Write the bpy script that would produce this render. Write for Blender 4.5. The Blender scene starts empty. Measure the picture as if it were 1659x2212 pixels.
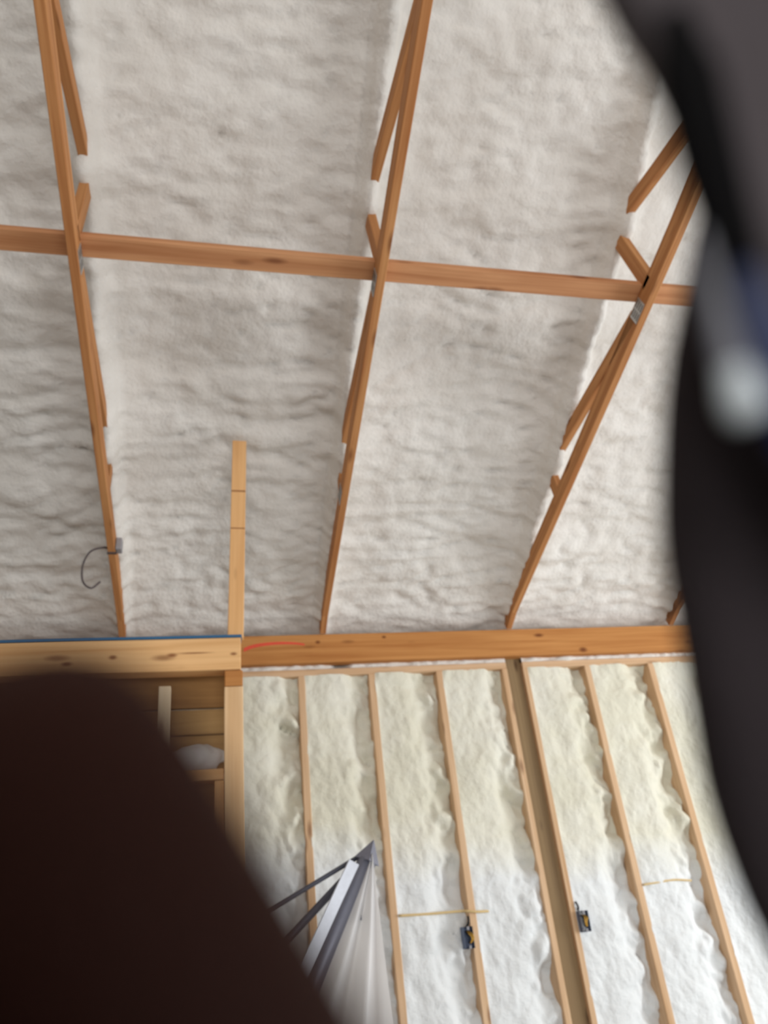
import bpy, bmesh, math, random
from mathutils import Vector, Matrix, noise

random.seed(7)
SC = bpy.context.scene
COL = SC.collection

# ------------------------------------------------------------------ camera
# x right / y down / z forward rows give world X (along the far wall), Y (towards it), Z (up)
R3 = Matrix(((0.97591, 0.01043, 0.21793),
             (-0.19466, 0.49319, 0.84786),
             (-0.09864, -0.86987, 0.48333)))


def cam2w(x, y, z):
    return R3 @ Vector((x, y, z))


cd = bpy.data.cameras.new('camera')
cam = bpy.data.objects.new('camera', cd)
COL.objects.link(cam)
ex, ey, ez = cam2w(1, 0, 0).normalized(), cam2w(0, -1, 0), cam2w(0, 0, -1)
ez.normalize()
ey = ez.cross(ex).normalized()
cam.matrix_world = Matrix((
    (ex.x, ey.x, ez.x, 0), (ex.y, ey.y, ez.y, 0), (ex.z, ey.z, ez.z, 0), (0, 0, 0, 1)))
cd.sensor_fit = 'VERTICAL'
cd.sensor_height = 36.0
cd.sensor_width = 27.0
cd.lens = 1600.0 / 2212.0 * 36.0
cd.clip_start = 0.004
cd.clip_end = 100
cd.dof.use_dof = True
cd.dof.focus_distance = 0.75
cd.dof.aperture_fstop = 8.6
SC.camera = cam

# ------------------------------------------------------------------ world, light, exposure
W = bpy.data.worlds.new('daylight')
SC.world = W
W.use_nodes = True
bg = W.node_tree.nodes['Background']
bg.inputs[0].default_value = (0.86, 0.93, 1.0, 1)
bg.inputs[1].default_value = 1.0
SC.view_settings.view_transform = 'Standard'
SC.view_settings.look = 'None'
SC.view_settings.exposure = 0.09
SC.view_settings.gamma = 1.0
SC.view_settings.use_curve_mapping = False


def area(name, loc, target, sx, sy, power, color):
    ld = bpy.data.lights.new(name, 'AREA')
    ld.shape = 'RECTANGLE'
    ld.size, ld.size_y = sx, sy
    ld.energy = power
    ld.color = color
    lo = bpy.data.objects.new(name, ld)
    lo.location = loc
    lo.rotation_euler = (Vector(target) - Vector(loc)).to_track_quat('-Z', 'Y').to_euler()
    COL.objects.link(lo)
    return lo


# daylight coming in by the big side door on the right, plus fill added at an invented rear opening
area('side_door_daylight', (6.35, 1.5, -0.1), (0.0, 2.2, 0.6), 3.4, 2.6, 190, (0.955, 0.985, 1.0))
area('rear_fill_light', (0.6, -5.85, 0.1), (0.6, 3.0, 0.8), 4.6, 2.9, 205, (1.0, 0.985, 0.97))


# ------------------------------------------------------------------ helpers
def lin(c):
    out = []
    for v in c:
        v = v / 255.0
        out.append(v / 12.92 if v <= 0.04045 else ((v + 0.055) / 1.055) ** 2.4)
    return (out[0], out[1], out[2], 1.0)


def tag(o, label=None, cat=None, group=None, kind=None):
    if label:
        o['label'] = label
    if cat:
        o['category'] = cat
    if group:
        o['group'] = group
    if kind:
        o['kind'] = kind
    return o


def link_mesh(name, me, mat, parent=None, loc=None, rot=None, smooth=False):
    if mat is not None:
        me.materials.append(mat)
    o = bpy.data.objects.new(name, me)
    COL.objects.link(o)
    if parent is not None:
        o.parent = parent
    if rot is not None:
        m = rot.to_4x4()
    else:
        m = Matrix.Identity(4)
    if loc is not None:
        m.translation = Vector(loc)
    if parent is not None:
        m = parent_world(parent).inverted() @ m
    o.matrix_basis = m
    if smooth:
        for p in me.polygons:
            p.use_smooth = True
    return o


def parent_world(o):
    m = o.matrix_basis.copy()
    p = o.parent
    while p is not None:
        m = p.matrix_basis @ m
        p = p.parent
    return m


def empty(name, loc):
    o = bpy.data.objects.new(name, None)
    o.empty_display_size = 0.05
    COL.objects.link(o)
    o.matrix_basis = Matrix.Translation(Vector(loc))
    return o


def bm_mesh(bm, name):
    me = bpy.data.meshes.new(name)
    bm.normal_update()
    bm.to_mesh(me)
    bm.free()
    return me


def lumber(name, a, b, w, h, up, mat, parent=None, bev=0.003):
    """a sawn piece from a to b; local x is the grain; h along up, w across."""
    a, b = Vector(a), Vector(b)
    x = (b - a).normalized()
    y = Vector(up).cross(x).normalized()
    z = x.cross(y)
    L = (b - a).length
    bm = bmesh.new()
    bmesh.ops.create_cube(bm, size=1)
    for v in bm.verts:
        v.co = Vector((v.co.x * L, v.co.y * w, v.co.z * h))
    if bev:
        bmesh.ops.bevel(bm, geom=bm.edges[:], offset=bev, segments=1, affect='EDGES')
    rot = Matrix((x, y, z)).transposed()
    return link_mesh(name, bm_mesh(bm, name), mat, parent, (a + b) / 2, rot)


def box(name, lo, hi, mat, parent=None, bev=0.0, segs=1):
    lo, hi = Vector(lo), Vector(hi)
    c, s = (lo + hi) / 2, hi - lo
    bm = bmesh.new()
    bmesh.ops.create_cube(bm, size=1)
    for v in bm.verts:
        v.co = Vector((v.co.x * s.x, v.co.y * s.y, v.co.z * s.z))
    if bev:
        bmesh.ops.bevel(bm, geom=bm.edges[:], offset=bev, segments=segs, affect='EDGES')
    return link_mesh(name, bm_mesh(bm, name), mat, parent, c)


def spline(pts, n=8):
    """Catmull-Rom through pts."""
    P = [Vector(p) for p in pts]
    if len(P) < 3:
        return P
    P = [P[0] * 2 - P[1]] + P + [P[-1] * 2 - P[-2]]
    out = []
    for i in range(1, len(P) - 2):
        for k in range(n):
            t = k / n
            p0, p1, p2, p3 = P[i - 1:i + 3]
            out.append(0.5 * ((2 * p1) + (p2 - p0) * t + (2 * p0 - 5 * p1 + 4 * p2 - p3) * t * t
                              + (3 * p1 - p0 - 3 * p2 + p3) * t ** 3))
    out.append(P[-2])
    return out


def tube(name, pts, rad, mat, parent=None, sides=10, smooth=True, squash=None):
    """tube through pts; rad a number or one per point; squash=(axis vector, factor) flattens it."""
    P = [Vector(p) for p in pts]
    c = sum(P, Vector()) / len(P)
    bm = bmesh.new()
    rings = []
    ref = Vector((0.13, 0.37, 0.92)).normalized()
    for i, p in enumerate(P):
        d = (P[min(i + 1, len(P) - 1)] - P[max(i - 1, 0)]).normalized()
        u = ref - d * ref.dot(d)
        if u.length < 0.1:
            u = Vector((1, 0, 0)) - d * d.x
        u.normalize()
        ref = u
        v = d.cross(u)
        r = rad[i] if isinstance(rad, (list, tuple)) else rad
        ring = []
        for k in range(sides):
            a = 2 * math.pi * k / sides
            off = (u * math.cos(a) + v * math.sin(a)) * r
            if squash:
                ax, fc = squash
                off -= ax * off.dot(ax) * (1 - fc)
            ring.append(bm.verts.new(p + off - c))
        rings.append(ring)
    for A, B in zip(rings, rings[1:]):
        for k in range(sides):
            bm.faces.new((A[k], A[(k + 1) % sides], B[(k + 1) % sides], B[k]))
    bm.faces.new(rings[0][::-1])
    bm.faces.new(rings[-1])
    bmesh.ops.recalc_face_normals(bm, faces=bm.faces[:])
    return link_mesh(name, bm_mesh(bm, name), mat, parent, c, smooth=smooth)


def grid_mesh(name, nu, nv, fn, mat, parent=None, smooth=True, flip=False):
    verts = [fn(i, j) for j in range(nv) for i in range(nu)]
    faces = []
    for j in range(nv - 1):
        for i in range(nu - 1):
            q = (j * nu + i, j * nu + i + 1, (j + 1) * nu + i + 1, (j + 1) * nu + i)
            faces.append(q[::-1] if flip else q)
    c = sum((Vector(v) for v in verts), Vector()) / len(verts)
    me = bpy.data.meshes.new(name)
    me.from_pydata([Vector(v) - c for v in verts], [], faces)
    me.update()
    return link_mesh(name, me, mat, parent, c, smooth=smooth)


def N(x, y, z=0.0):
    return noise.noise(Vector((x, y, z)))


def sstep(a, b, x):
    t = max(0.0, min(1.0, (x - a) / (b - a)))
    return t * t * (3 - 2 * t)


# ------------------------------------------------------------------ materials
def new_mat(name):
    m = bpy.data.materials.new(name)
    m.use_nodes = True
    nt = m.node_tree
    return m, nt, nt.nodes['Principled BSDF']


def nd(nt, t, **kw):
    n = nt.nodes.new(t)
    for k, v in kw.items():
        setattr(n, k, v)
    return n


def plain(name, rgb, rough=0.6, metal=0.0, bump=0.0, bscale=60.0, vary=0.12):
    m, nt, p = new_mat(name)
    tc = nd(nt, 'ShaderNodeTexCoord')
    nz = nd(nt, 'ShaderNodeTexNoise')
    nz.inputs['Scale'].default_value = bscale
    nz.inputs['Detail'].default_value = 4
    nt.links.new(tc.outputs['Object'], nz.inputs['Vector'])
    mix = nd(nt, 'ShaderNodeMix', data_type='RGBA')
    c = lin(rgb)
    mix.inputs[6].default_value = tuple(v * (1 - vary) for v in c[:3]) + (1,)
    mix.inputs[7].default_value = tuple(min(1, v * (1 + vary)) for v in c[:3]) + (1,)
    nt.links.new(nz.outputs[0], mix.inputs[0])
    nt.links.new(mix.outputs[2], p.inputs['Base Color'])
    p.inputs['Roughness'].default_value = rough
    p.inputs['Metallic'].default_value = metal
    if bump:
        b = nd(nt, 'ShaderNodeBump')
        b.inputs['Strength'].default_value = bump
        b.inputs['Distance'].default_value = 0.003
        nt.links.new(nz.outputs[0], b.inputs['Height'])
        nt.links.new(b.outputs[0], p.inputs['Normal'])
    return m


def wood(name, light, dark, knots=(), cracks=(), stretch=1.2, fine=28.0, contrast=1.0):
    """grain runs along local x; knots = (x, y, z, r) in the piece's own coordinates."""
    m, nt, p = new_mat(name)
    L = nt.links.new
    tc = nd(nt, 'ShaderNodeTexCoord')
    oi = nd(nt, 'ShaderNodeObjectInfo')
    off = nd(nt, 'ShaderNodeVectorMath', operation='SCALE')
    off.inputs[0].default_value = (13.1, 7.7, 5.3)
    L(oi.outputs['Random'], off.inputs['Scale'])
    add = nd(nt, 'ShaderNodeVectorMath', operation='ADD')
    L(tc.outputs['Object'], add.inputs[0])
    L(off.outputs[0], add.inputs[1])
    mp = nd(nt, 'ShaderNodeMapping')
    mp.inputs['Scale'].default_value = (stretch, fine, fine)
    L(add.outputs[0], mp.inputs[0])
    n1 = nd(nt, 'ShaderNodeTexNoise')
    n1.inputs['Scale'].default_value = 1.0
    n1.inputs['Detail'].default_value = 5
    n1.inputs['Distortion'].default_value = 0.6
    L(mp.outputs[0], n1.inputs['Vector'])
    mp2 = nd(nt, 'ShaderNodeMapping')
    mp2.inputs['Scale'].default_value = (stretch * 1.5, fine * 5, fine * 5)
    L(add.outputs[0], mp2.inputs[0])
    n2 = nd(nt, 'ShaderNodeTexNoise')
    n2.inputs['Scale'].default_value = 1.0
    n2.inputs['Detail'].default_value = 3
    L(mp2.outputs[0], n2.inputs['Vector'])
    # scattered small knots
    mp3 = nd(nt, 'ShaderNodeMapping')
    mp3.inputs['Scale'].default_value = (3.2, 11, 11)
    L(add.outputs[0], mp3.inputs[0])
    vo = nd(nt, 'ShaderNodeTexVoronoi')
    vo.inputs['Scale'].default_value = 1.0
    L(mp3.outputs[0], vo.inputs['Vector'])
    kr = nd(nt, 'ShaderNodeMapRange')
    kr.inputs[1].default_value = 0.06
    kr.inputs[2].default_value = 0.2
    kr.inputs[3].default_value = 0.75
    kr.inputs[4].default_value = 0.0
    L(vo.outputs['Distance'], kr.inputs[0])
    mixf = nd(nt, 'ShaderNodeMath', operation='MULTIPLY_ADD')
    mixf.inputs[1].default_value = 0.35
    L(n2.outputs[0], mixf.inputs[0])
    L(n1.outputs[0], mixf.inputs[2])
    ramp = nd(nt, 'ShaderNodeMapRange')
    ramp.inputs[1].default_value = 0.48
    ramp.inputs[2].default_value = 0.92
    ramp.inputs[4].default_value = contrast
    L(mixf.outputs[0], ramp.inputs[0])
    mx = nd(nt, 'ShaderNodeMix', data_type='RGBA')
    mx.inputs[6].default_value = lin(light)
    mx.inputs[7].default_value = lin(dark)
    L(ramp.outputs[0], mx.inputs[0])
    kmix = nd(nt, 'ShaderNodeMix', data_type='RGBA')
    dk = lin(dark)
    kmix.inputs[7].default_value = (dk[0] * 0.42, dk[1] * 0.33, dk[2] * 0.3, 1)
    L(kr.outputs[0], kmix.inputs[0])
    L(mx.outputs[2], kmix.inputs[6])
    last = kmix.outputs[2]
    for (kx, ky, kz, rr, st) in list(knots):
        s = nd(nt, 'ShaderNodeVectorMath', operation='SUBTRACT')
        s.inputs[1].default_value = (kx, ky, kz)
        L(tc.outputs['Object'], s.inputs[0])
        q = nd(nt, 'ShaderNodeVectorMath', operation='MULTIPLY')
        q.inputs[1].default_value = (1.0 / (rr * st), 0.0, 1.0 / rr)
        L(s.outputs[0], q.inputs[0])
        ln = nd(nt, 'ShaderNodeVectorMath', operation='LENGTH')
        L(q.outputs[0], ln.inputs[0])
        r = nd(nt, 'ShaderNodeMapRange')
        r.inputs[1].default_value = 0.35
        r.inputs[2].default_value = 1.1
        r.inputs[3].default_value = 0.9
        r.inputs[4].default_value = 0.0
        L(ln.outputs['Value'], r.inputs[0])
        k2 = nd(nt, 'ShaderNodeMix', data_type='RGBA')
        k2.inputs[7].default_value = (dk[0] * 0.38, dk[1] * 0.26, dk[2] * 0.22, 1)
        L(r.outputs[0], k2.inputs[0])
        L(last, k2.inputs[6])
        last = k2.outputs[2]
    L(last, p.inputs['Base Color'])
    p.inputs['Roughness'].default_value = 0.72
    p.inputs['Specular IOR Level'].default_value = 0.25
    b = nd(nt, 'ShaderNodeBump')
    b.inputs['Strength'].default_value = 0.25
    b.inputs['Distance'].default_value = 0.001
    L(n2.outputs[0], b.inputs['Height'])
    L(b.outputs[0], p.inputs['Normal'])
    return m


def foam_mat(name, c_a, c_b, lift=None, bump=0.5):
    """sprayed foam: cream with whiter passes; lift = (height, colour) of the whiter second lift."""
    m, nt, p = new_mat(name)
    L = nt.links.new
    tc = nd(nt, 'ShaderNodeTexCoord')
    geo = nd(nt, 'ShaderNodeNewGeometry')
    n1 = nd(nt, 'ShaderNodeTexNoise')
    n1.inputs['Scale'].default_value = 3.0
    n1.inputs['Detail'].default_value = 3
    L(geo.outputs['Position'], n1.inputs['Vector'])
    mx = nd(nt, 'ShaderNodeMix', data_type='RGBA')
    mx.inputs[6].default_value = lin(c_a)
    mx.inputs[7].default_value = lin(c_b)
    r = nd(nt, 'ShaderNodeMapRange')
    r.inputs[1].default_value = 0.38
    r.inputs[2].default_value = 0.65
    L(n1.outputs[0], r.inputs[0])
    L(r.outputs[0], mx.inputs[0])
    last = mx.outputs[2]
    if lift:
        sx = nd(nt, 'ShaderNodeSeparateXYZ')
        L(geo.outputs['Position'], sx.inputs[0])
        a = nd(nt, 'ShaderNodeMath', operation='MULTIPLY_ADD')
        a.inputs[1].default_value = 0.35
        L(n1.outputs[0], a.inputs[0])
        L(sx.outputs['Z'], a.inputs[2])
        a2 = nd(nt, 'ShaderNodeMath', operation='MULTIPLY_ADD')
        a2.inputs[1].default_value = 0.09
        L(sx.outputs['X'], a2.inputs[0])
        L(a.outputs[0], a2.inputs[2])
        rr = nd(nt, 'ShaderNodeMapRange')
        rr.inputs[1].default_value = lift[0] + 0.10
        rr.inputs[2].default_value = lift[0] + 0.34
        rr.inputs[3].default_value = 1.0
        rr.inputs[4].default_value = 0.0
        L(a2.outputs[0], rr.inputs[0])
        m2 = nd(nt, 'ShaderNodeMix', data_type='RGBA')
        m2.inputs[7].default_value = lin(lift[1])
        L(rr.outputs[0], m2.inputs[0])
        L(last, m2.inputs[6])
        last = m2.outputs[2]
    L(last, p.inputs['Base Color'])
    p.inputs['Roughness'].default_value = 0.75
    p.inputs['Specular IOR Level'].default_value = 0.2
    n2 = nd(nt, 'ShaderNodeTexNoise')
    n2.inputs['Scale'].default_value = 42
    n2.inputs['Detail'].default_value = 5
    L(geo.outputs['Position'], n2.inputs['Vector'])
    b = nd(nt, 'ShaderNodeBump')
    b.inputs['Strength'].default_value = bump
    b.inputs['Distance'].default_value = 0.012
    L(n2.outputs[0], b.inputs['Height'])
    L(b.outputs[0], p.inputs['Normal'])
    return m


M = {}
M['foam_roof'] = foam_mat('sprayed_foam_roof', (225, 220, 213), (232, 228, 222), bump=0.55)
M['foam_wall'] = foam_mat('sprayed_foam_wall', (222, 218, 199), (229, 226, 212), lift=(0.38, (229, 231, 231)), bump=0.55)
M['concrete'] = plain('concrete', (168, 168, 168), 0.8, bump=0.3, bscale=14)
M['shell'] = plain('foam_shell', (206, 202, 197), 0.85, bump=0.3, bscale=9)
M['truss'] = wood('truss_pine', (201, 145, 93), (163, 103, 58))
M['brace'] = wood('brace_pine', (207, 152, 108), (170, 112, 72), fine=22)
M['beam'] = wood('beam_fir', (204, 145, 85), (172, 110, 56), fine=24,
                 knots=((0.75, -0.02, -0.066, 0.022, 1.6), (0.45, -0.02, 0.045, 0.016, 2.6),
                        (-0.62, -0.02, 0.062, 0.012, 1.5), (-1.05, -0.02, 0.04, 0.013, 1.5)))
M['front_beam'] = wood('front_beam_pine', (240, 193, 137), (216, 162, 105), fine=20,
                       knots=((0.318, -0.04, -0.005, 0.013, 1.6), (0.135, -0.04, -0.03, 0.012, 2.2),
                              (0.565, -0.04, -0.001, 0.011, 2.4), (0.66, -0.04, 0.006, 0.0045, 20),
                              (0.83, -0.04, -0.003, 0.009, 2.0)))
M['board'] = wood('board_pine', (224, 176, 124), (204, 152, 98), fine=24)
M['knotty_board'] = wood('knotty_board_pine', (236, 188, 132), (218, 164, 108), fine=24,
                         knots=((0.235, 0, 0.019, 0.0065, 1.0), (0.02, 0, 0.019, 0.0045, 1.0)))
M['post'] = wood('post_pine', (230, 194, 150), (212, 170, 124), fine=24)
M['stud'] = wood('stud_spruce', (224, 190, 154), (200, 160, 120), fine=22)
M['column'] = wood('treated_column', (152, 128, 94), (124, 101, 74), fine=16, stretch=0.7)
M['plank_a'] = wood('plank_brown', (150, 112, 66), (120, 84, 46), fine=14)
M['plank_b'] = wood('plank_tan', (168, 134, 86), (140, 106, 64), fine=14)
M['pale_stud'] = wood('pale_stud', (226, 206, 176), (206, 182, 148), fine=22)
M['sheathing'] = wood('sheathing_board', (170, 140, 100), (140, 108, 72), fine=8)
M['blue'] = plain('blue_sill_gasket', (38, 96, 138), 0.6)
M['red'] = plain('red_crayon', (226, 84, 60), 0.8)
M['zinc'] = plain('galvanised_plate', (186, 186, 184), 0.4, 0.6)
M['darkslot'] = plain('plate_slot', (70, 62, 54), 0.7)
M['steel'] = plain('grey_tube', (122, 124, 138), 0.42, 0.35)
M['steel_dark'] = plain('dark_grey_fitting', (84, 86, 98), 0.5, 0.3)
M['alu'] = plain('pale_aluminium', (196, 200, 210), 0.4, 0.25)
M['box'] = plain('blue_grey_box', (92, 106, 134), 0.5)
M['black'] = plain('black_rubber', (30, 30, 34), 0.6)
M['yellow'] = plain('yellow_wire', (196, 150, 52), 0.55)
M['cable_tan'] = plain('tan_cable', (214, 186, 132), 0.6)
M['cable_dark'] = plain('dark_cable', (84, 74, 74), 0.55)
M['clip'] = plain('grey_clip', (150, 148, 152), 0.5)
M['skin'] = plain('shade_darkened_skin', (50, 26, 20), 0.7, bump=0.25, bscale=900)  # skin darkened all over to stand in for shade on the finger
M['nail'] = plain('fingernail', (120, 84, 74), 0.35)
M['phone'] = plain('phone_black', (22, 22, 24), 0.35)
M['screen'] = plain('phone_glass', (10, 10, 12), 0.12)
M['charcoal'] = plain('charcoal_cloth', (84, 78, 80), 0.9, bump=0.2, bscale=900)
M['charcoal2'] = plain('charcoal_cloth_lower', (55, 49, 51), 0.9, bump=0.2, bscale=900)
M['piping'] = plain('black_piping', (9, 8, 9), 0.8)
M['navy'] = plain('navy_blue_trim', (4, 28, 76), 0.5)
M['silver'] = plain('silver_trim', (112, 112, 120), 0.5)
M['pale_tip'] = plain('pale_tip', (196, 204, 208), 0.45)
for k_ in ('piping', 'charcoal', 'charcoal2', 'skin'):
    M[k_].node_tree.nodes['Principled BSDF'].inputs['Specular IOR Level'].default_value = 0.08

# translucent plastic
m, nt, p = new_mat('milky_plastic')
p.inputs['Base Color'].default_value = lin((240, 238, 238))
p.inputs['Roughness'].default_value = 0.35
tr = nd(nt, 'ShaderNodeBsdfTranslucent')
tr.inputs[0].default_value = lin((228, 226, 224))
tp = nd(nt, 'ShaderNodeBsdfTransparent')
ms = nd(nt, 'ShaderNodeMixShader')
ms.inputs[0].default_value = 0.4
ms2 = nd(nt, 'ShaderNodeMixShader')
ms2.inputs[0].default_value = 0.03
nt.links.new(p.outputs[0], ms.inputs[1])
nt.links.new(tr.outputs[0], ms.inputs[2])
nt.links.new(ms.outputs[0], ms2.inputs[1])
nt.links.new(tp.outputs[0], ms2.inputs[2])
nt.links.new(ms2.outputs[0], nt.nodes['Material Output'].inputs[0])
M['plastic'] = m

# ------------------------------------------------------------------ the building
FLOOR = -1.5
YW = 4.5             # front of the far wall's studs
Z0 = 1.647           # heel height of the trusses at YW
SL, SU = 0.30, 0.53  # slopes of the scissor trusses: bottom chord, top chord
TR = [-0.557, 0.655, 1.915, 3.14]
RIDGE_Y = -0.9


def zlow(y):
    return Z0 + SL * (YW - y)


def zup(y):
    return Z0 + SU * (YW - y)


tag(box('floor', (-5.2, -6.0, FLOOR - 0.12), (6.5, 4.75, FLOOR), M['concrete']), kind='structure')

# --- ceiling: one continuous skin of sprayed foam, bulging over each buried top chord
xs = [-5.2 + 0.3 * i for i in range(12)] + [-1.6 + 0.0215 * i for i in range(int(5.8 / 0.0215))] + \
     [4.2 + 0.33 * i for i in range(8)]
ys = [4.68 - 0.0205 * i for i in range(int(4.3 / 0.0205))] + [0.38 - 0.16 * i for i in range(9)] + \
     [-1.2 - 0.5 * i for i in range(11)]
NRM = Vector((0, -SU, -1)).normalized()
CONTACT = [2.2, 3.36]


def ceil_d(x, y):
    d = 0.0
    for xt in TR:
        a = abs(x - xt + 0.012 * N(y * 2.1, xt * 7))
        if a < 0.5:
            d += (0.118 - 0.062 * sstep(3.7, 4.3, y)) * (1 - sstep(0.022, 0.060, a)) * (0.92 + 0.3 * N(y * 3.1, xt)) + 0.028 * math.exp(-(a / 0.16) ** 2)
            for cy in CONTACT:
                q = ((x - xt) / 0.10) ** 2 + ((y - cy) / 0.06) ** 2
                d += 0.035 * math.exp(-q)
    d += 0.030 * N(x * 1.7, y * 2.0, 3.0)
    wx, wy = x + 0.1 * N(x * 3, y * 3, 9), y + 0.07 * N(x * 2.2, y * 2.2, 5)
    d += 0.024 * N(wx * 1.6, wy * 7.0, 1.0)
    amp = 0.75 + 0.9 * N(x * 1.1, y * 1.3, 8.0)
    d -= 0.026 * amp * math.exp(-abs(N(wx * 2.2, wy * 9.5, 11.0)) * 9.0)
    d -= 0.017 * (1.2 - 0.5 * amp) * math.exp(-abs(N(wx * 4.5, wy * 17.0, 2.0)) * 8.0)
    d += 0.016 * N(x * 11, y * 24, 4.0)
    d += 0.006 * N(x * 30, y * 50, 6.0)
    return d


def ceil_pt(i, j):
    x, y = xs[i], ys[j]
    if y >= RIDGE_Y:
        z = zup(y) + 0.075
    else:
        z = zup(RIDGE_Y) + 0.075 - SU * (RIDGE_Y - y)
    dd = ceil_d(x, y) if (-1.7 < x < 4.3 and y > 0.2) else 0.0
    if y > 4.42:
        dd *= 0.6
    p = Vector((x, y, z)) + NRM * dd
    return p


ceiling = grid_mesh('ceiling', len(xs), len(ys), ceil_pt, M['foam_roof'])
tag(ceiling, kind='structure')

# --- shell of the rest of the barn, with the side door open and a rear opening added for fill
tag(box('wall_left', (-5.35, -6.0, FLOOR), (-5.2, 4.75, 4.7), M['shell']), kind='structure')
bm = bmesh.new()


def wbox(bm, lo, hi):
    r = bmesh.ops.create_cube(bm, size=1)
    lo, hi = Vector(lo), Vector(hi)
    for v in r['verts']:
        v.co = Vector((v.co.x * (hi.x - lo.x), v.co.y * (hi.y - lo.y), v.co.z * (hi.z - lo.z))) + (lo + hi) / 2


wbox(bm, (6.5, 3.3, FLOOR), (6.65, 4.75, 4.7))
wbox(bm, (6.5, -6.0, FLOOR), (6.65, -1.5, 4.7))
wbox(bm, (6.5, -1.5, 1.6), (6.65, 3.3, 4.7))
tag(link_mesh('wall_right', bm_mesh(bm, 'wall_right'), M['shell']), kind='structure')
bm = bmesh.new()
wbox(bm, (-5.2, -6.15, FLOOR), (-1.8, -6.0, 2.2))
wbox(bm, (3.0, -6.15, FLOOR), (6.5, -6.0, 2.2))
wbox(bm, (-1.8, -6.15, 1.6), (3.0, -6.0, 2.2))  # made-up opening, placed to let fill light in from behind
tag(link_mesh('wall_front', bm_mesh(bm, 'wall_front'), M['shell']), kind='structure')

# --- far wall: sheathing, plates, studs, column, foam between
wall = box('wall_back', (-5.2, 4.62, FLOOR), (6.5, 4.75, 1.72), M['sheathing'])
tag(wall, kind='structure')
ZP0, ZP1 = 1.385, 1.428
STUDS = [(-0.90, 0.042), (-0.45, 0.042), (0.06, 0.042), (0.513, 0.042), (0.957, 0.042), (1.402, 0.042),
         (1.852, 0.036), (1.998, 0.034), (2.447, 0.042), (2.925, 0.044), (3.40, 0.042), (3.86, 0.042), (4.32, 0.042), (4.78, 0.042)]
for (x, w) in STUDS:
    lumber('stud', (x, 4.56, FLOOR + 0.04), (x, 4.56, ZP0), w, 0.12, (0, -1, 0), M['stud'], wall)
for (a, b) in ((-0.92, 1.868), (1.982, 4.80)):
    lumber('top_plate', (a, 4.56, (ZP0 + ZP1) / 2), (b, 4.56, (ZP0 + ZP1) / 2), 0.12, ZP1 - ZP0, (0, 0, 1), M['stud'], wall)
lumber('bottom_plate', (-0.92, 4.56, FLOOR + 0.02), (4.80, 4.56, FLOOR + 0.02), 0.12, 0.04, (0, 0, 1), M['stud'], wall)
cl = lumber('column', (1.926, 4.57, FLOOR), (1.926, 4.57, 1.46), 0.11, 0.08, (0, -1, 0), M['column'], wall)
tag(cl, 'grey-brown weathered column between two paler studs')


def bay(x0, x1, seed, slope=1.0, curl=None):
    nu = max(12, int((x1 - x0) / 0.0135))
    nv = int((ZP0 + 0.9) / 0.0145)
    z_lo = FLOOR + 0.04

    def fn(i, j):
        u = i / (nu - 1)
        x = x0 + (x1 - x0) * u
        # fine where the lens sees it, coarse toward the floor
        t = j / (nv - 1)
        z = ZP0 + 0.004 - (ZP0 + 0.9) * t if j < nv - 1 else z_lo
        wob = N(z * 3.0, seed * 3.7)
        edge = sstep(0.45 + 0.2 * wob, 0.97, u)
        rec = 0.004 + 0.074 * edge * slope * (0.75 + 0.6 * N(z * 4.2, seed, 2.0))
        rec += 0.028 * N(x * 4, z * 3.2, seed) * (0.35 + 0.65 * u)
        lump = N(x * 11, z * 9, seed + 5.0)
        rec += (0.010 + 0.058 * edge) * lump
        rec += (0.005 + 0.016 * edge) * N(x * 26, z * 20, seed + 8.0)
        rec += (0.004 + 0.022 * edge) * math.exp(-abs(N(x * 14 + z * 5, z * 9, seed + 3.0)) * 9.0)
        rec += 0.005 * N(x * 55, z * 42, seed + 2.0)
        k = 1 - sstep(0.0, 0.06, u)
        rec = rec * (1 - k) + k * (0.004 - 0.010 * N(z * 8, seed, 4.0))
        rec -= 0.010 * math.exp(-((ZP0 - z) / 0.05) ** 2) * (1 - k)
        if curl:
            cx, cz = curl
            sag = cz - 0.05 * ((x - cx) / 0.10)
            q = ((x - cx - 0.03) / 0.06) ** 2 + ((z - sag - 0.045) / 0.05) ** 2
            rec = rec * (1 - 0.8 * math.exp(-q)) - 0.035 * math.exp(-q)
            if abs(x - cx - 0.02) < 0.062:
                rec += 0.085 * math.exp(-((z - sag + 0.004) / 0.011) ** 2)
        xx = x + (0.006 * N(z * 9, seed, 7.0) - 0.004) * k
        rec = max(-0.045, min(0.114, rec))
        return Vector((xx, YW + rec, z))
    return grid_mesh('spray_foam', nu, nv, fn, M['foam_wall'], wall)


edges = []
for (xa, wa), (xb, wb) in zip(STUDS, STUDS[1:]):
    a, b = xa + wa / 2, xb - wb / 2
    if b - a > 0.2:
        edges.append((a, b))
for k, (a, b) in enumerate(edges):
    bay(a - 0.002, b, 11.3 * k + 2, 1.0, curl=(0.42, 1.075) if abs(a - 0.08) < 0.05 else None)


# foam squeezed out between the plate and the beam
def strip(a, b, seed):
    nu, nv = int((b - a) / 0.012), 8

    def fn(i, j):
        x = a + (b - a) * i / (nu - 1)
        t = j / (nv - 1)
        z = 1.415 + 0.06 * t
        rec = 0.08 * math.exp(-((x - 0.76) / 0.05) ** 2) + 0.02 - 0.03 * math.sin(math.pi * min(1, t * 1.1)) * (0.55 + 0.9 * N(x * 8, seed)) + 0.010 * N(x * 26, t * 3, seed)
        return Vector((x, YW + rec, z))
    return grid_mesh('spray_foam', nu, nv, fn, M['foam_roof'], wall)


strip(-0.90, 1.868, 1.0)
strip(1.984, 4.80, 5.0)

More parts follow.
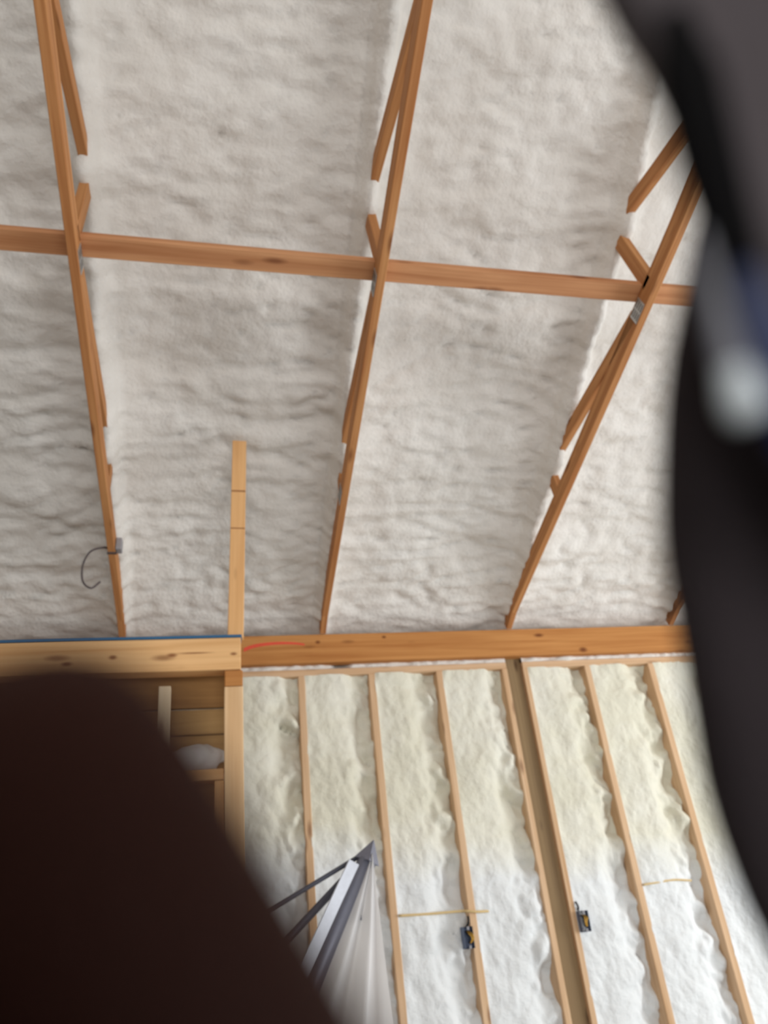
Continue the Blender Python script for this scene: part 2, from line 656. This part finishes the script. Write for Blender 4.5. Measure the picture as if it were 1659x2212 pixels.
# --- carrying beam over the studs
beam = empty('carrying_beam', (1.67, 4.49, 1.455))
tag(beam, 'orange-brown timber beam over the studded foam wall, marked with red crayon', 'beam')
bt = lumber('timber', (-1.46, 4.49, 1.547), (4.80, 4.49, 1.547), 0.075, 0.184, (0, 0, 1), M['beam'], beam)
# red crayon stroke: thin wax line lying on the face
pts = spline([(0.160, 0, 1.549), (0.20, 0, 1.566), (0.255, 0, 1.578), (0.31, 0, 1.584), (0.369, 0, 1.587), (0.43, 0, 1.586),
              (0.484, 0, 1.582), (0.536, 0, 1.573)], 6)
bm = bmesh.new()
prev = None
for i, q in enumerate(pts):
    t = i / (len(pts) - 1)
    w = 0.0105 * (1 - 0.6 * t) + 0.002
    a = bm.verts.new((q.x, 4.4513, q.z + w))
    b = bm.verts.new((q.x, 4.4513, q.z - w))
    if prev:
        bm.faces.new((prev[0], prev[1], b, a))
    prev = (a, b)
tag(link_mesh('crayon_mark', bm_mesh(bm, 'crayon_mark'), M['red'], beam), 'red crayon stroke')


# ------------------------------------------------------------------ roof trusses (scissor)
def truss(xt, label, y_end, plates):
    t = empty('roof_truss', (xt, YW - 0.02, 1.64))
    tag(t, label, 'truss', 'scissor roof trusses')
    d = 0.089
    a = Vector((xt, 4.44, zlow(4.44) + 0.045))
    b = Vector((xt, y_end, zlow(y_end) + 0.045))
    lumber('bottom_chord', a, b, 0.038, d, (0, 0, 1), M['truss'], t)
    # top chord, buried in the foam
    lumber('top_chord', (xt, 4.46, zup(4.46) + 0.06), (xt, y_end, zup(y_end) + 0.06), 0.038, 0.10, (0, 0, 1), M['truss'], t)
    # webs: (bottom-chord y, top-chord y)
    for (yb, yt) in ((3.37, 3.41), (2.27, 3.36), (2.12, 2.22), (1.18, 2.17), (1.10, 1.05)):
        if yb < y_end:
            continue
        lumber('web', (xt, yb, zlow(yb) + 0.06), (xt, yt, zup(yt) + 0.02), 0.038, 0.070, (0, -1, 0.3), M['truss'], t, 0.002)
    lumber('heel_block', (xt, 4.46, 1.66), (xt, 4.30, 1.735), 0.038, 0.05, (0, 0, 1), M['truss'], t)
    for (py, side) in plates:
        bm = bmesh.new()
        wbox(bm, (-0.0012, -0.05, -0.036), (0.0012, 0.05, 0.036))
        pl = link_mesh('nail_plate', bm_mesh(bm, 'nail_plate'), M['zinc'], t,
                       (xt + side * 0.0205, py, zlow(py) + 0.042), Matrix.Rotation(-math.atan(SL), 3, 'X'))
        bm = bmesh.new()
        for k in range(4):
            for q in range(2):
                zz = -0.027 + 0.018 * k
                wbox(bm, (-0.0016, -0.042 + q * 0.045, zz - 0.0035), (0.0016, -0.006 + q * 0.045, zz + 0.0035))
        sl = link_mesh('slots', bm_mesh(bm, 'slots'), M['darkslot'], pl)
        sl.matrix_basis = Matrix.Identity(4)
    return t


truss(TR[0], 'leftmost timber roof truss, running up above the blue-topped front beam', 0.35, [(2.2, 1)])
truss(TR[1], 'middle timber roof truss, its foot just right of the upright board', 0.35, [(2.2, -1), (3.37, -1)])
truss(TR[2], 'right-hand timber roof truss with the striped metal nail plate at its joint', 0.6, [(2.235, -1)])
truss(TR[3], 'roof truss of which only the dark foot shows beside the charcoal cloth', 1.2, [])

br = lumber('lateral_brace', (-1.5, 2.19, zlow(2.19) + 0.112), (2.24, 2.196, zlow(2.196) + 0.112), 0.089, 0.038,
            (0, SL, 1), M['brace'])
tag(br, 'horizontal timber brace crossing over all the roof trusses', 'brace')

# ------------------------------------------------------------------ partition frame, nearer the lens
YP = 3.25
pf = empty('partition_frame', (-0.3, YP + 0.05, FLOOR))
tag(pf, 'pale timber partition frame with blue gasket on its top beam, above an opening', 'partition')
lumber('top_beam', (-1.62, YP + 0.045, 1.118), (0.104, YP + 0.045, 1.118), 0.09, 0.148, (0, 0, 1), M['front_beam'], pf)
tag(box('sill_gasket', (-1.62, YP - 0.006, 1.192), (0.108, YP + 0.095, 1.204), M['blue'], pf, 0.002), 'dark blue strip along the top')
lumber('end_block', (0.034, YP + 0.05, 1.007), (0.112, YP + 0.05, 1.007), 0.085, 0.07, (0, 0, 1), M['beam'], pf)
lumber('post', (0.073, YP + 0.052, FLOOR), (0.073, YP + 0.052, 0.97), 0.08, 0.089, (0, -1, 0), M['post'], pf)
lumber('trimmer_stud', (0.012, YP + 0.058, FLOOR), (0.012, YP + 0.058, 0.58), 0.04, 0.080, (0, -1, 0), M['board'], pf)
lumber('rail', (-1.6, YP + 0.06, 0.605), (0.031, YP + 0.06, 0.605), 0.08, 0.045, (0, 0, 1), M['board'], pf)
lumber('cripple_stud', (-0.222, YP + 0.075, 0.63), (-0.222, YP + 0.075, 0.995), 0.052, 0.05, (0, -1, 0), M['pale_stud'], pf)
zz = 1.13
for k, (h, mm) in enumerate(((0.208, 'plank_a'), (0.118, 'plank_b'), (0.118, 'plank_b'), (0.05, 'plank_a'))):
    lumber('plank', (-1.6, YP + 0.185 + 0.006 * (k % 2), zz - h / 2), (0.085, YP + 0.185 + 0.006 * (k % 2), zz - h / 2),
           0.03, h - 0.006, (0, 0, 1), M[mm], pf)
    zz -= h
lumber('post', (-1.58, YP + 0.052, FLOOR), (-1.58, YP + 0.052, 0.58), 0.06, 0.08, (0, -1, 0), M['post'], pf)
box('back_panel', (-1.6, YP + 0.17, FLOOR), (0.08, YP + 0.20, 0.60), M['plank_a'], pf, 0.002)

bd = lumber('upright_board', (0.082, YP + 0.055, 1.204), (0.104, YP + 0.055, 2.30), 0.072, 0.038, (0, -1, 0), M['knotty_board'])
tag(bd, 'pale upright board standing on the front beam and reaching up to the foam', 'board')
# foam packed along the board's left side is part of the ceiling skin behind it


def bag(i, j):
    u, v = i / 27, j / 15
    a = 2 * math.pi * u
    b = math.pi * (v - 0.5)
    r = 1 + 0.22 * N(math.cos(a) * 2.2, math.sin(a) * 2.2, v * 4) + 0.06 * N(u * 22, v * 14, 3)
    x = -0.085 + 0.115 * math.cos(b) * math.cos(a) * r
    y = YP + 0.105 + 0.043 * math.cos(b) * math.sin(a) * min(r, 1.1)
    z = 0.629 + max(0.0, 0.055 + 0.062 * math.sin(b) * r)
    return Vector((x, y, z))


bg_o = grid_mesh('plastic_bag', 28, 16, bag, M['plastic'])
tag(bg_o, 'crumpled white plastic tucked on the rail inside the partition opening', 'plastic bag')

# ------------------------------------------------------------------ leaning frame with plastic sheeting
YT = 2.9
fs = empty('covered_frame', (0.3, YT, FLOOR))
tag(fs, 'leaning grey metal frame with milky plastic sheeting hanging from its pointed tip', 'frame')


def P(x, z, dy=0.0):
    return Vector((x, YT + dy, z))


tube('pole', [P(0.538, 0.205), P(0.372, -0.070), P(-0.475, FLOOR)], 0.035, M['steel'], fs, 14)
lumber('flat_rail', P(0.480, 0.200, -0.052), P(-0.575, FLOOR + 0.01, -0.052), 0.012, 0.040, (0.83, 0, -0.55), M['alu'], fs, 0.002)
tube('brace_rod', [P(0.545, 0.236, 0.02), P(0.150, 0.062, 0.02), P(-0.62, -0.275, 0.02)], 0.0085, M['steel_dark'], fs, 8)
tube('brace_rod', [P(0.47, 0.165, 0.05), P(0.24, -0.02, 0.05), P(-0.62, -0.70, 0.05)], 0.014, M['steel_dark'], fs, 8)
box('clamp', (0.462, YT - 0.03, 0.012), (0.502, YT + 0.03, 0.072), M['steel_dark'], fs, 0.006, 2)
tube('knob', [P(0.50, 0.028, 0), P(0.525, 0.022, 0)], [0.013, 0.010], M['steel_dark'], fs, 10)
# pointed cap
bm = bmesh.new()
r = bmesh.ops.create_cone(bm, cap_ends=True, segments=4, radius1=0.048, radius2=0.002, depth=0.075)
cap = link_mesh('tip_cap', bm_mesh(bm, 'tip_cap'), M['steel'], fs, P(0.551, 0.235),
                Vector((0.42, 0, 0.9)).normalized().to_track_quat('Z', 'Y').to_matrix())
tube('leg', [P(0.545, 0.20, 0.05), P(0.55, FLOOR, 0.05)], 0.012, M['steel'], fs, 8)


def sheet(i, j):
    u, v = i / 60, j / 40
    top = Vector((0.552, 0, 0.225))
    ln = 1.25 * v
    a = math.radians(-31.0 + 33.0 * u)     # fan from the pole round to hanging straight
    d = Vector((math.sin(a), 0, -math.cos(a)))
    q = top + d * ln * (1.0 + 0.02 * math.sin(u * 9))
    pl = (0.004 + 0.045 * v) * math.sin(u * 15 + 1.2 * math.sin(v * 3)) + 0.012 * N(u * 7, v * 5, 3) * v
    return Vector((q.x, YT - 0.035 - 0.02 * v + pl, q.z))


grid_mesh('plastic_sheet', 61, 41, sheet, M['plastic'], fs)


# ------------------------------------------------------------------ electrical bits
def outlet(x, z, side, label):
    o = empty('outlet_box', (x, YW - 0.01, z))
    tag(o, label, 'outlet box', 'outlet boxes on the studs')
    bm = bmesh.new()
    wbox(bm, (-0.026, -0.030, -0.052), (0.026, 0.035, 0.052))
    front = [f for f in bm.faces if f.normal.y < -0.9]
    if not front:
        bm.normal_update()
        front = [f for f in bm.faces if f.normal.y < -0.9]
    r = bmesh.ops.inset_individual(bm, faces=front, thickness=0.004)
    bmesh.ops.translate(bm, verts=list({v for f in front for v in f.verts}), vec=(0, 0.045, 0))
    link_mesh('body', bm_mesh(bm, 'body'), M['box'], o, (x, YW - 0.005, z))
    for k, (mn, dx) in enumerate((('yellow', 0.012), ('black', -0.004), ('yellow', 0.002))):
        tube('wire', spline([(x + dx, YW + 0.005, z + 0.03), (x + dx * 1.4, YW - 0.028, z + 0.018),
                             (x + dx - side * 0.01, YW - 0.045, z - 0.004), (x + dx * 0.6, YW - 0.03, z - 0.026)], 5),
             0.0045, M[mn], o, 6)
    tube('cable', spline([(x - side * 0.01, YW + 0.02, z + 0.05), (x - side * 0.016, YW - 0.012, z + 0.075),
                          (x - side * 0.02, YW + 0.0, z + 0.10)], 5), 0.006, M['black'], o, 6)
    for zz in (-0.045, 0.045):
        box('ear', (x - 0.006, YW - 0.038, z + zz - 0.008), (x + 0.006, YW - 0.033, z + zz + 0.008), M['clip'], o)
    return o


outlet(1.354, -0.112, -1, 'blue-grey outlet box with wires on the stud left of the weathered column')
outlet(2.046, -0.10, 1, 'blue-grey outlet box with wires right of the weathered column')

cb = tube('electrical_cable', spline([(0.982, 4.497, 0.029), (1.15, 4.512, 0.022), (1.33, 4.515, 0.018), (1.375, 4.494, 0.014),
                                      (1.43, 4.49, 0.006), (1.50, 4.51, 0.003)], 8), 0.007, M['cable_tan'], None, 8)
tag(cb, 'tan electrical cable half buried across the wall foam above the outlet box', 'cable')
cb = tube('electrical_cable', spline([(2.47, 4.497, 0.048), (2.55, 4.500, 0.052), (2.68, 4.502, 0.056), (2.80, 4.515, 0.043)], 8),
          0.006, M['cable_tan'], None, 8)
tag(cb, 'faint tan cable buried in the foam of the right-hand wall bay', 'cable')

# cable loop and clip on the leftmost truss
lp = empty('cable_loop', (-0.60, 3.72, zlow(3.72)))
tag(lp, 'thin dark cable looping from a grey clip on the leftmost roof truss', 'cable')
tube('cable', spline([(-0.577, 3.78, zlow(3.78) + 0.045), (-0.60, 3.74, zlow(3.74) + 0.02), (-0.655, 3.70, 1.85),
                      (-0.685, 3.70, 1.77), (-0.68, 3.72, 1.69), (-0.64, 3.74, 1.66), (-0.60, 3.75, 1.70)], 6), 0.0055, M['cable_dark'], lp, 8)
box('clip', (-0.536, 3.72, zlow(3.75) + 0.005), (-0.505, 3.78, zlow(3.75) + 0.075), M['clip'], lp, 0.004)
box('strap', (-0.58, 3.745, zlow(3.75) - 0.006), (-0.53, 3.765, zlow(3.75) - 0.001), M['cable_dark'], lp)


# ------------------------------------------------------------------ photographer's hand on the phone
def cw(p):
    return cam2w(*p)


def rounded_slab(name, lo, hi, rad, mat, parent):
    """box in lens coordinates turned into the world."""
    bm = bmesh.new()
    wbox(bm, lo, hi)
    zedges = [e for e in bm.edges if abs(e.verts[0].co.z - e.verts[1].co.z) > 1e-6]
    bmesh.ops.bevel(bm, geom=zedges, offset=rad, segments=5, affect='EDGES')
    c = (Vector(lo) + Vector(hi)) / 2
    for v in bm.verts:
        v.co = cw(v.co) - cw(c)
    bmesh.ops.recalc_face_normals(bm, faces=bm.faces[:])
    return link_mesh(name, bm_mesh(bm, name), mat, parent, cw(c))


phone = empty('phone', cw((-0.012, 0.128, -0.008)))  # added out of view so its back shades the finger
tag(phone, 'unseen black phone behind the lens, held in the hand and shading the finger', 'phone')
rounded_slab('body', (-0.052, -0.018, -0.0115), (0.026, 0.134, -0.0045), 0.010, M['phone'], phone)
rounded_slab('screen', (-0.050, -0.016, -0.0121), (0.024, 0.132, -0.0114), 0.009, M['screen'], phone)

JO = [
    ('forearm', (0.088, 0.300, -0.010), 0.034, None),
    ('wrist', (0.066, 0.205, -0.004), 0.024, 'forearm'),
    ('palm', (0.052, 0.160, 0.000), 0.025, 'wrist'),
    ('palm2', (0.046, 0.128, 0.006), 0.020, 'palm'),
    ('k1', (0.036, 0.090, 0.014), 0.0120, 'palm2'), ('i2', (0.0145, 0.0560, 0.0240), 0.0092, 'k1'),
    ('i3', (-0.0008, 0.0347, 0.0265), 0.0086, 'i2'), ('i4', (-0.0128, 0.0157, 0.0272), 0.0092, 'i3'),
    ('i5', (-0.0198, 0.0072, 0.0268), 0.0108, 'i4'),
    ('k2', (0.043, 0.116, 0.022), 0.0125, 'palm2'), ('m2', (0.010, 0.102, 0.036), 0.0100, 'k2'),
    ('m3', (-0.014, 0.099, 0.026), 0.0090, 'm2'), ('m4', (-0.034, 0.099, 0.010), 0.0078, 'm3'),
    ('k3', (0.044, 0.136, 0.020), 0.0120, 'palm'), ('r2', (0.012, 0.126, 0.032), 0.0095, 'k3'),
    ('r3', (-0.011, 0.123, 0.023), 0.0085, 'r2'), ('r4', (-0.029, 0.122, 0.009), 0.0074, 'r3'),
    ('k4', (0.046, 0.154, 0.014), 0.0110, 'palm'), ('l2', (0.018, 0.149, 0.025), 0.0085, 'k4'),
    ('l3', (0.000, 0.147, 0.019), 0.0076, 'l2'), ('l4', (-0.014, 0.146, 0.009), 0.0066, 'l3'),
    ('t1', (0.058, 0.140, -0.018), 0.0145, 'palm'), ('t2', (0.050, 0.112, -0.029), 0.0115, 't1'),
    ('t3', (0.034, 0.090, -0.029), 0.0100, 't2'), ('t4', (0.014, 0.078, -0.025), 0.0085, 't3'),
]
idx = {n: i for i, (n, *_r) in enumerate(JO)}
hc = cw((0.05, 0.16, 0.0))
me = bpy.data.meshes.new('hand')
me.from_pydata([cw(p) - hc for (_n, p, _r, _q) in JO], [(idx[q], idx[n]) for (n, p, r, q) in JO if q], [])
tmp = bpy.data.objects.new('hand_cage', me)
COL.objects.link(tmp)
mod = tmp.modifiers.new('skin', 'SKIN')
mod.use_smooth_shade = True
for i, (n, p, r, q) in enumerate(JO):
    sv = me.skin_vertices[0].data[i]
    sv.radius = (r, r)
    sv.use_root = (n == 'palm')
sb = tmp.modifiers.new('sub', 'SUBSURF')
sb.levels = sb.render_levels = 3
dg = bpy.context.evaluated_depsgraph_get()
dg.update()
hm = bpy.data.meshes.new_from_object(tmp.evaluated_get(dg))
hm.name = 'hand'
bpy.data.objects.remove(tmp)
hm.materials.clear()
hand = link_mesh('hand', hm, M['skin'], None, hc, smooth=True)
tag(hand, 'dark out-of-focus finger and hand close to the lens at the lower left', 'hand')
for (tip, prv, rr) in (('i5', 'i3', 0.0072), ('m4', 'm3', 0.0078), ('r4', 'r3', 0.0074), ('l4', 'l3', 0.0066), ('t4', 't3', 0.0085)):
    a, b = Vector(JO[idx[prv]][1]), Vector(JO[idx[tip]][1])
    ax = (b - a).normalized()
    out = Vector((0, 0, 1)) if tip != 't4' else Vector((0, 0, -1))
    if tip in ('m4', 'r4', 'l4'):
        out = Vector((-0.6, 0, 0.8))
    out = (out - ax * out.dot(ax)).normalized()
    sd = ax.cross(out)
    c = b - ax * rr * 1.15 + out * rr * 0.66

    def nf(i, j, c=c, ax=ax, sd=sd, out=out, rr=rr):
        u, v = i / 8 * 2 - 1, j / 8 * 2 - 1
        k = math.sqrt(max(0.0, 1 - 0.35 * u * u))
        return cw(c + ax * v * rr * 0.62 * k + sd * u * rr * 0.58 + out * (0.22 * rr * (1 - 1.4 * u * u) - 0.05 * rr * v * v))
    grid_mesh('fingernail', 9, 9, nf, M['nail'], hand)

# ------------------------------------------------------------------ dark cloth close to the lens on the right
cover = empty('dark_cloth', cw((0.05, 0.05, 0.06)))
tag(cover, 'out-of-focus charcoal cloth close to the lens along the right edge, with blue trim', 'cloth')
K = 1.0 / 1600.0


def fold(name, contour, rad, width, mat, parent, wave=0.0, seed=0.0):
    """padded fold: contour = (px, py, depth) of its free left edge in lens units."""
    pts = spline([((x - 829.5) * K * z, (y - 1106) * K * z, z) for (x, y, z) in contour], 6)
    ns = 22
    rows = []
    for k, p in enumerate(pts):
        row = []
        for s in range(ns):
            t = s / (ns - 1)
            if t < 0.35:
                q = 1 - t / 0.35
                x, z = width * q ** 1.3 + rad, rad
            elif t < 0.65:
                a = math.pi * (t - 0.35) / 0.30
                x, z = rad - rad * math.sin(a), rad * math.cos(a)
            else:
                q = (t - 0.65) / 0.35
                x, z = width * q ** 1.3 + rad, -rad
            z += wave * N((p.x + x) * 45, p.y * 45, seed)
            row.append(cw((p.x + x, p.y, p.z + z)))
        rows.append(row)
    return grid_mesh(name, ns, len(rows), lambda i, j: rows[j][i], mat, parent)


fold('upper_fold', [(1255, -330, .050), (1268, -120, .050), (1318, 30, .050), (1390, 150, .050), (1465, 310, .050), (1520, 470, .050),
                    (1590, 640, .050), (1660, 800, .050), (1760, 1000, .050), (1880, 1200, .050)], 0.0022, 0.05, M['charcoal'], cover, 0.003, 2)
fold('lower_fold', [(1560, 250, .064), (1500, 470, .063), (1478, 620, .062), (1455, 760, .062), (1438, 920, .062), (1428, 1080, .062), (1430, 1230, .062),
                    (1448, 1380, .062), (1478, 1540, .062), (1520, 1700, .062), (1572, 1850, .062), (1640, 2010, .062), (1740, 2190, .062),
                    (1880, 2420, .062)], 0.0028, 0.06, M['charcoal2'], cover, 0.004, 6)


def lens_pts(c):
    return spline([((x - 829.5) * K * z, (y - 1106) * K * z, z) for (x, y, z) in c], 6)


def ltube(name, c, radpx, mat, label=None):
    pts = lens_pts(c)
    n = len(pts)
    rr = []
    for i, p in enumerate(pts):
        t = i / (n - 1) * (len(radpx) - 1)
        k = min(int(t), len(radpx) - 2)
        f = t - k
        rr.append((radpx[k] * (1 - f) + radpx[k + 1] * f) * K * p.z)
    o = tube(name, [cw(p) for p in pts], rr, mat, cover, 14, squash=(cw((0, 0, 1)), 0.6))
    if label:
        o['label'] = label
    return o


ltube('piping', [(1455, 20, .0455), (1485, 160, .0455), (1520, 310, .0455), (1560, 450, .0455), (1600, 570, .0455), (1640, 680, .0455)],
      [30, 70, 72, 64, 52, 30], M['piping'], 'black rolled edge')
ltube('blue_trim', [(1612, 570, .044), (1634, 660, .044), (1658, 750, .044), (1690, 840, .044), (1735, 950, .044), (1780, 1050, .044)],
      [16, 44, 58, 66, 60, 50], M['navy'], 'glossy navy blue strip')
ltube('silver_trim', [(1515, 500, .0435), (1540, 620, .0435), (1562, 720, .0435), (1586, 800, .0435), (1604, 850, .0435)],
      [8, 20, 28, 36, 40], M['silver'], 'silver-grey strip')
ltube('pale_tip', [(1584, 790, .0432), (1596, 830, .0432), (1608, 866, .0432), (1620, 896, .0432), (1626, 908, .0432)],
      [30, 42, 50, 46, 20], M['pale_tip'], 'pale rounded tip of the strip')
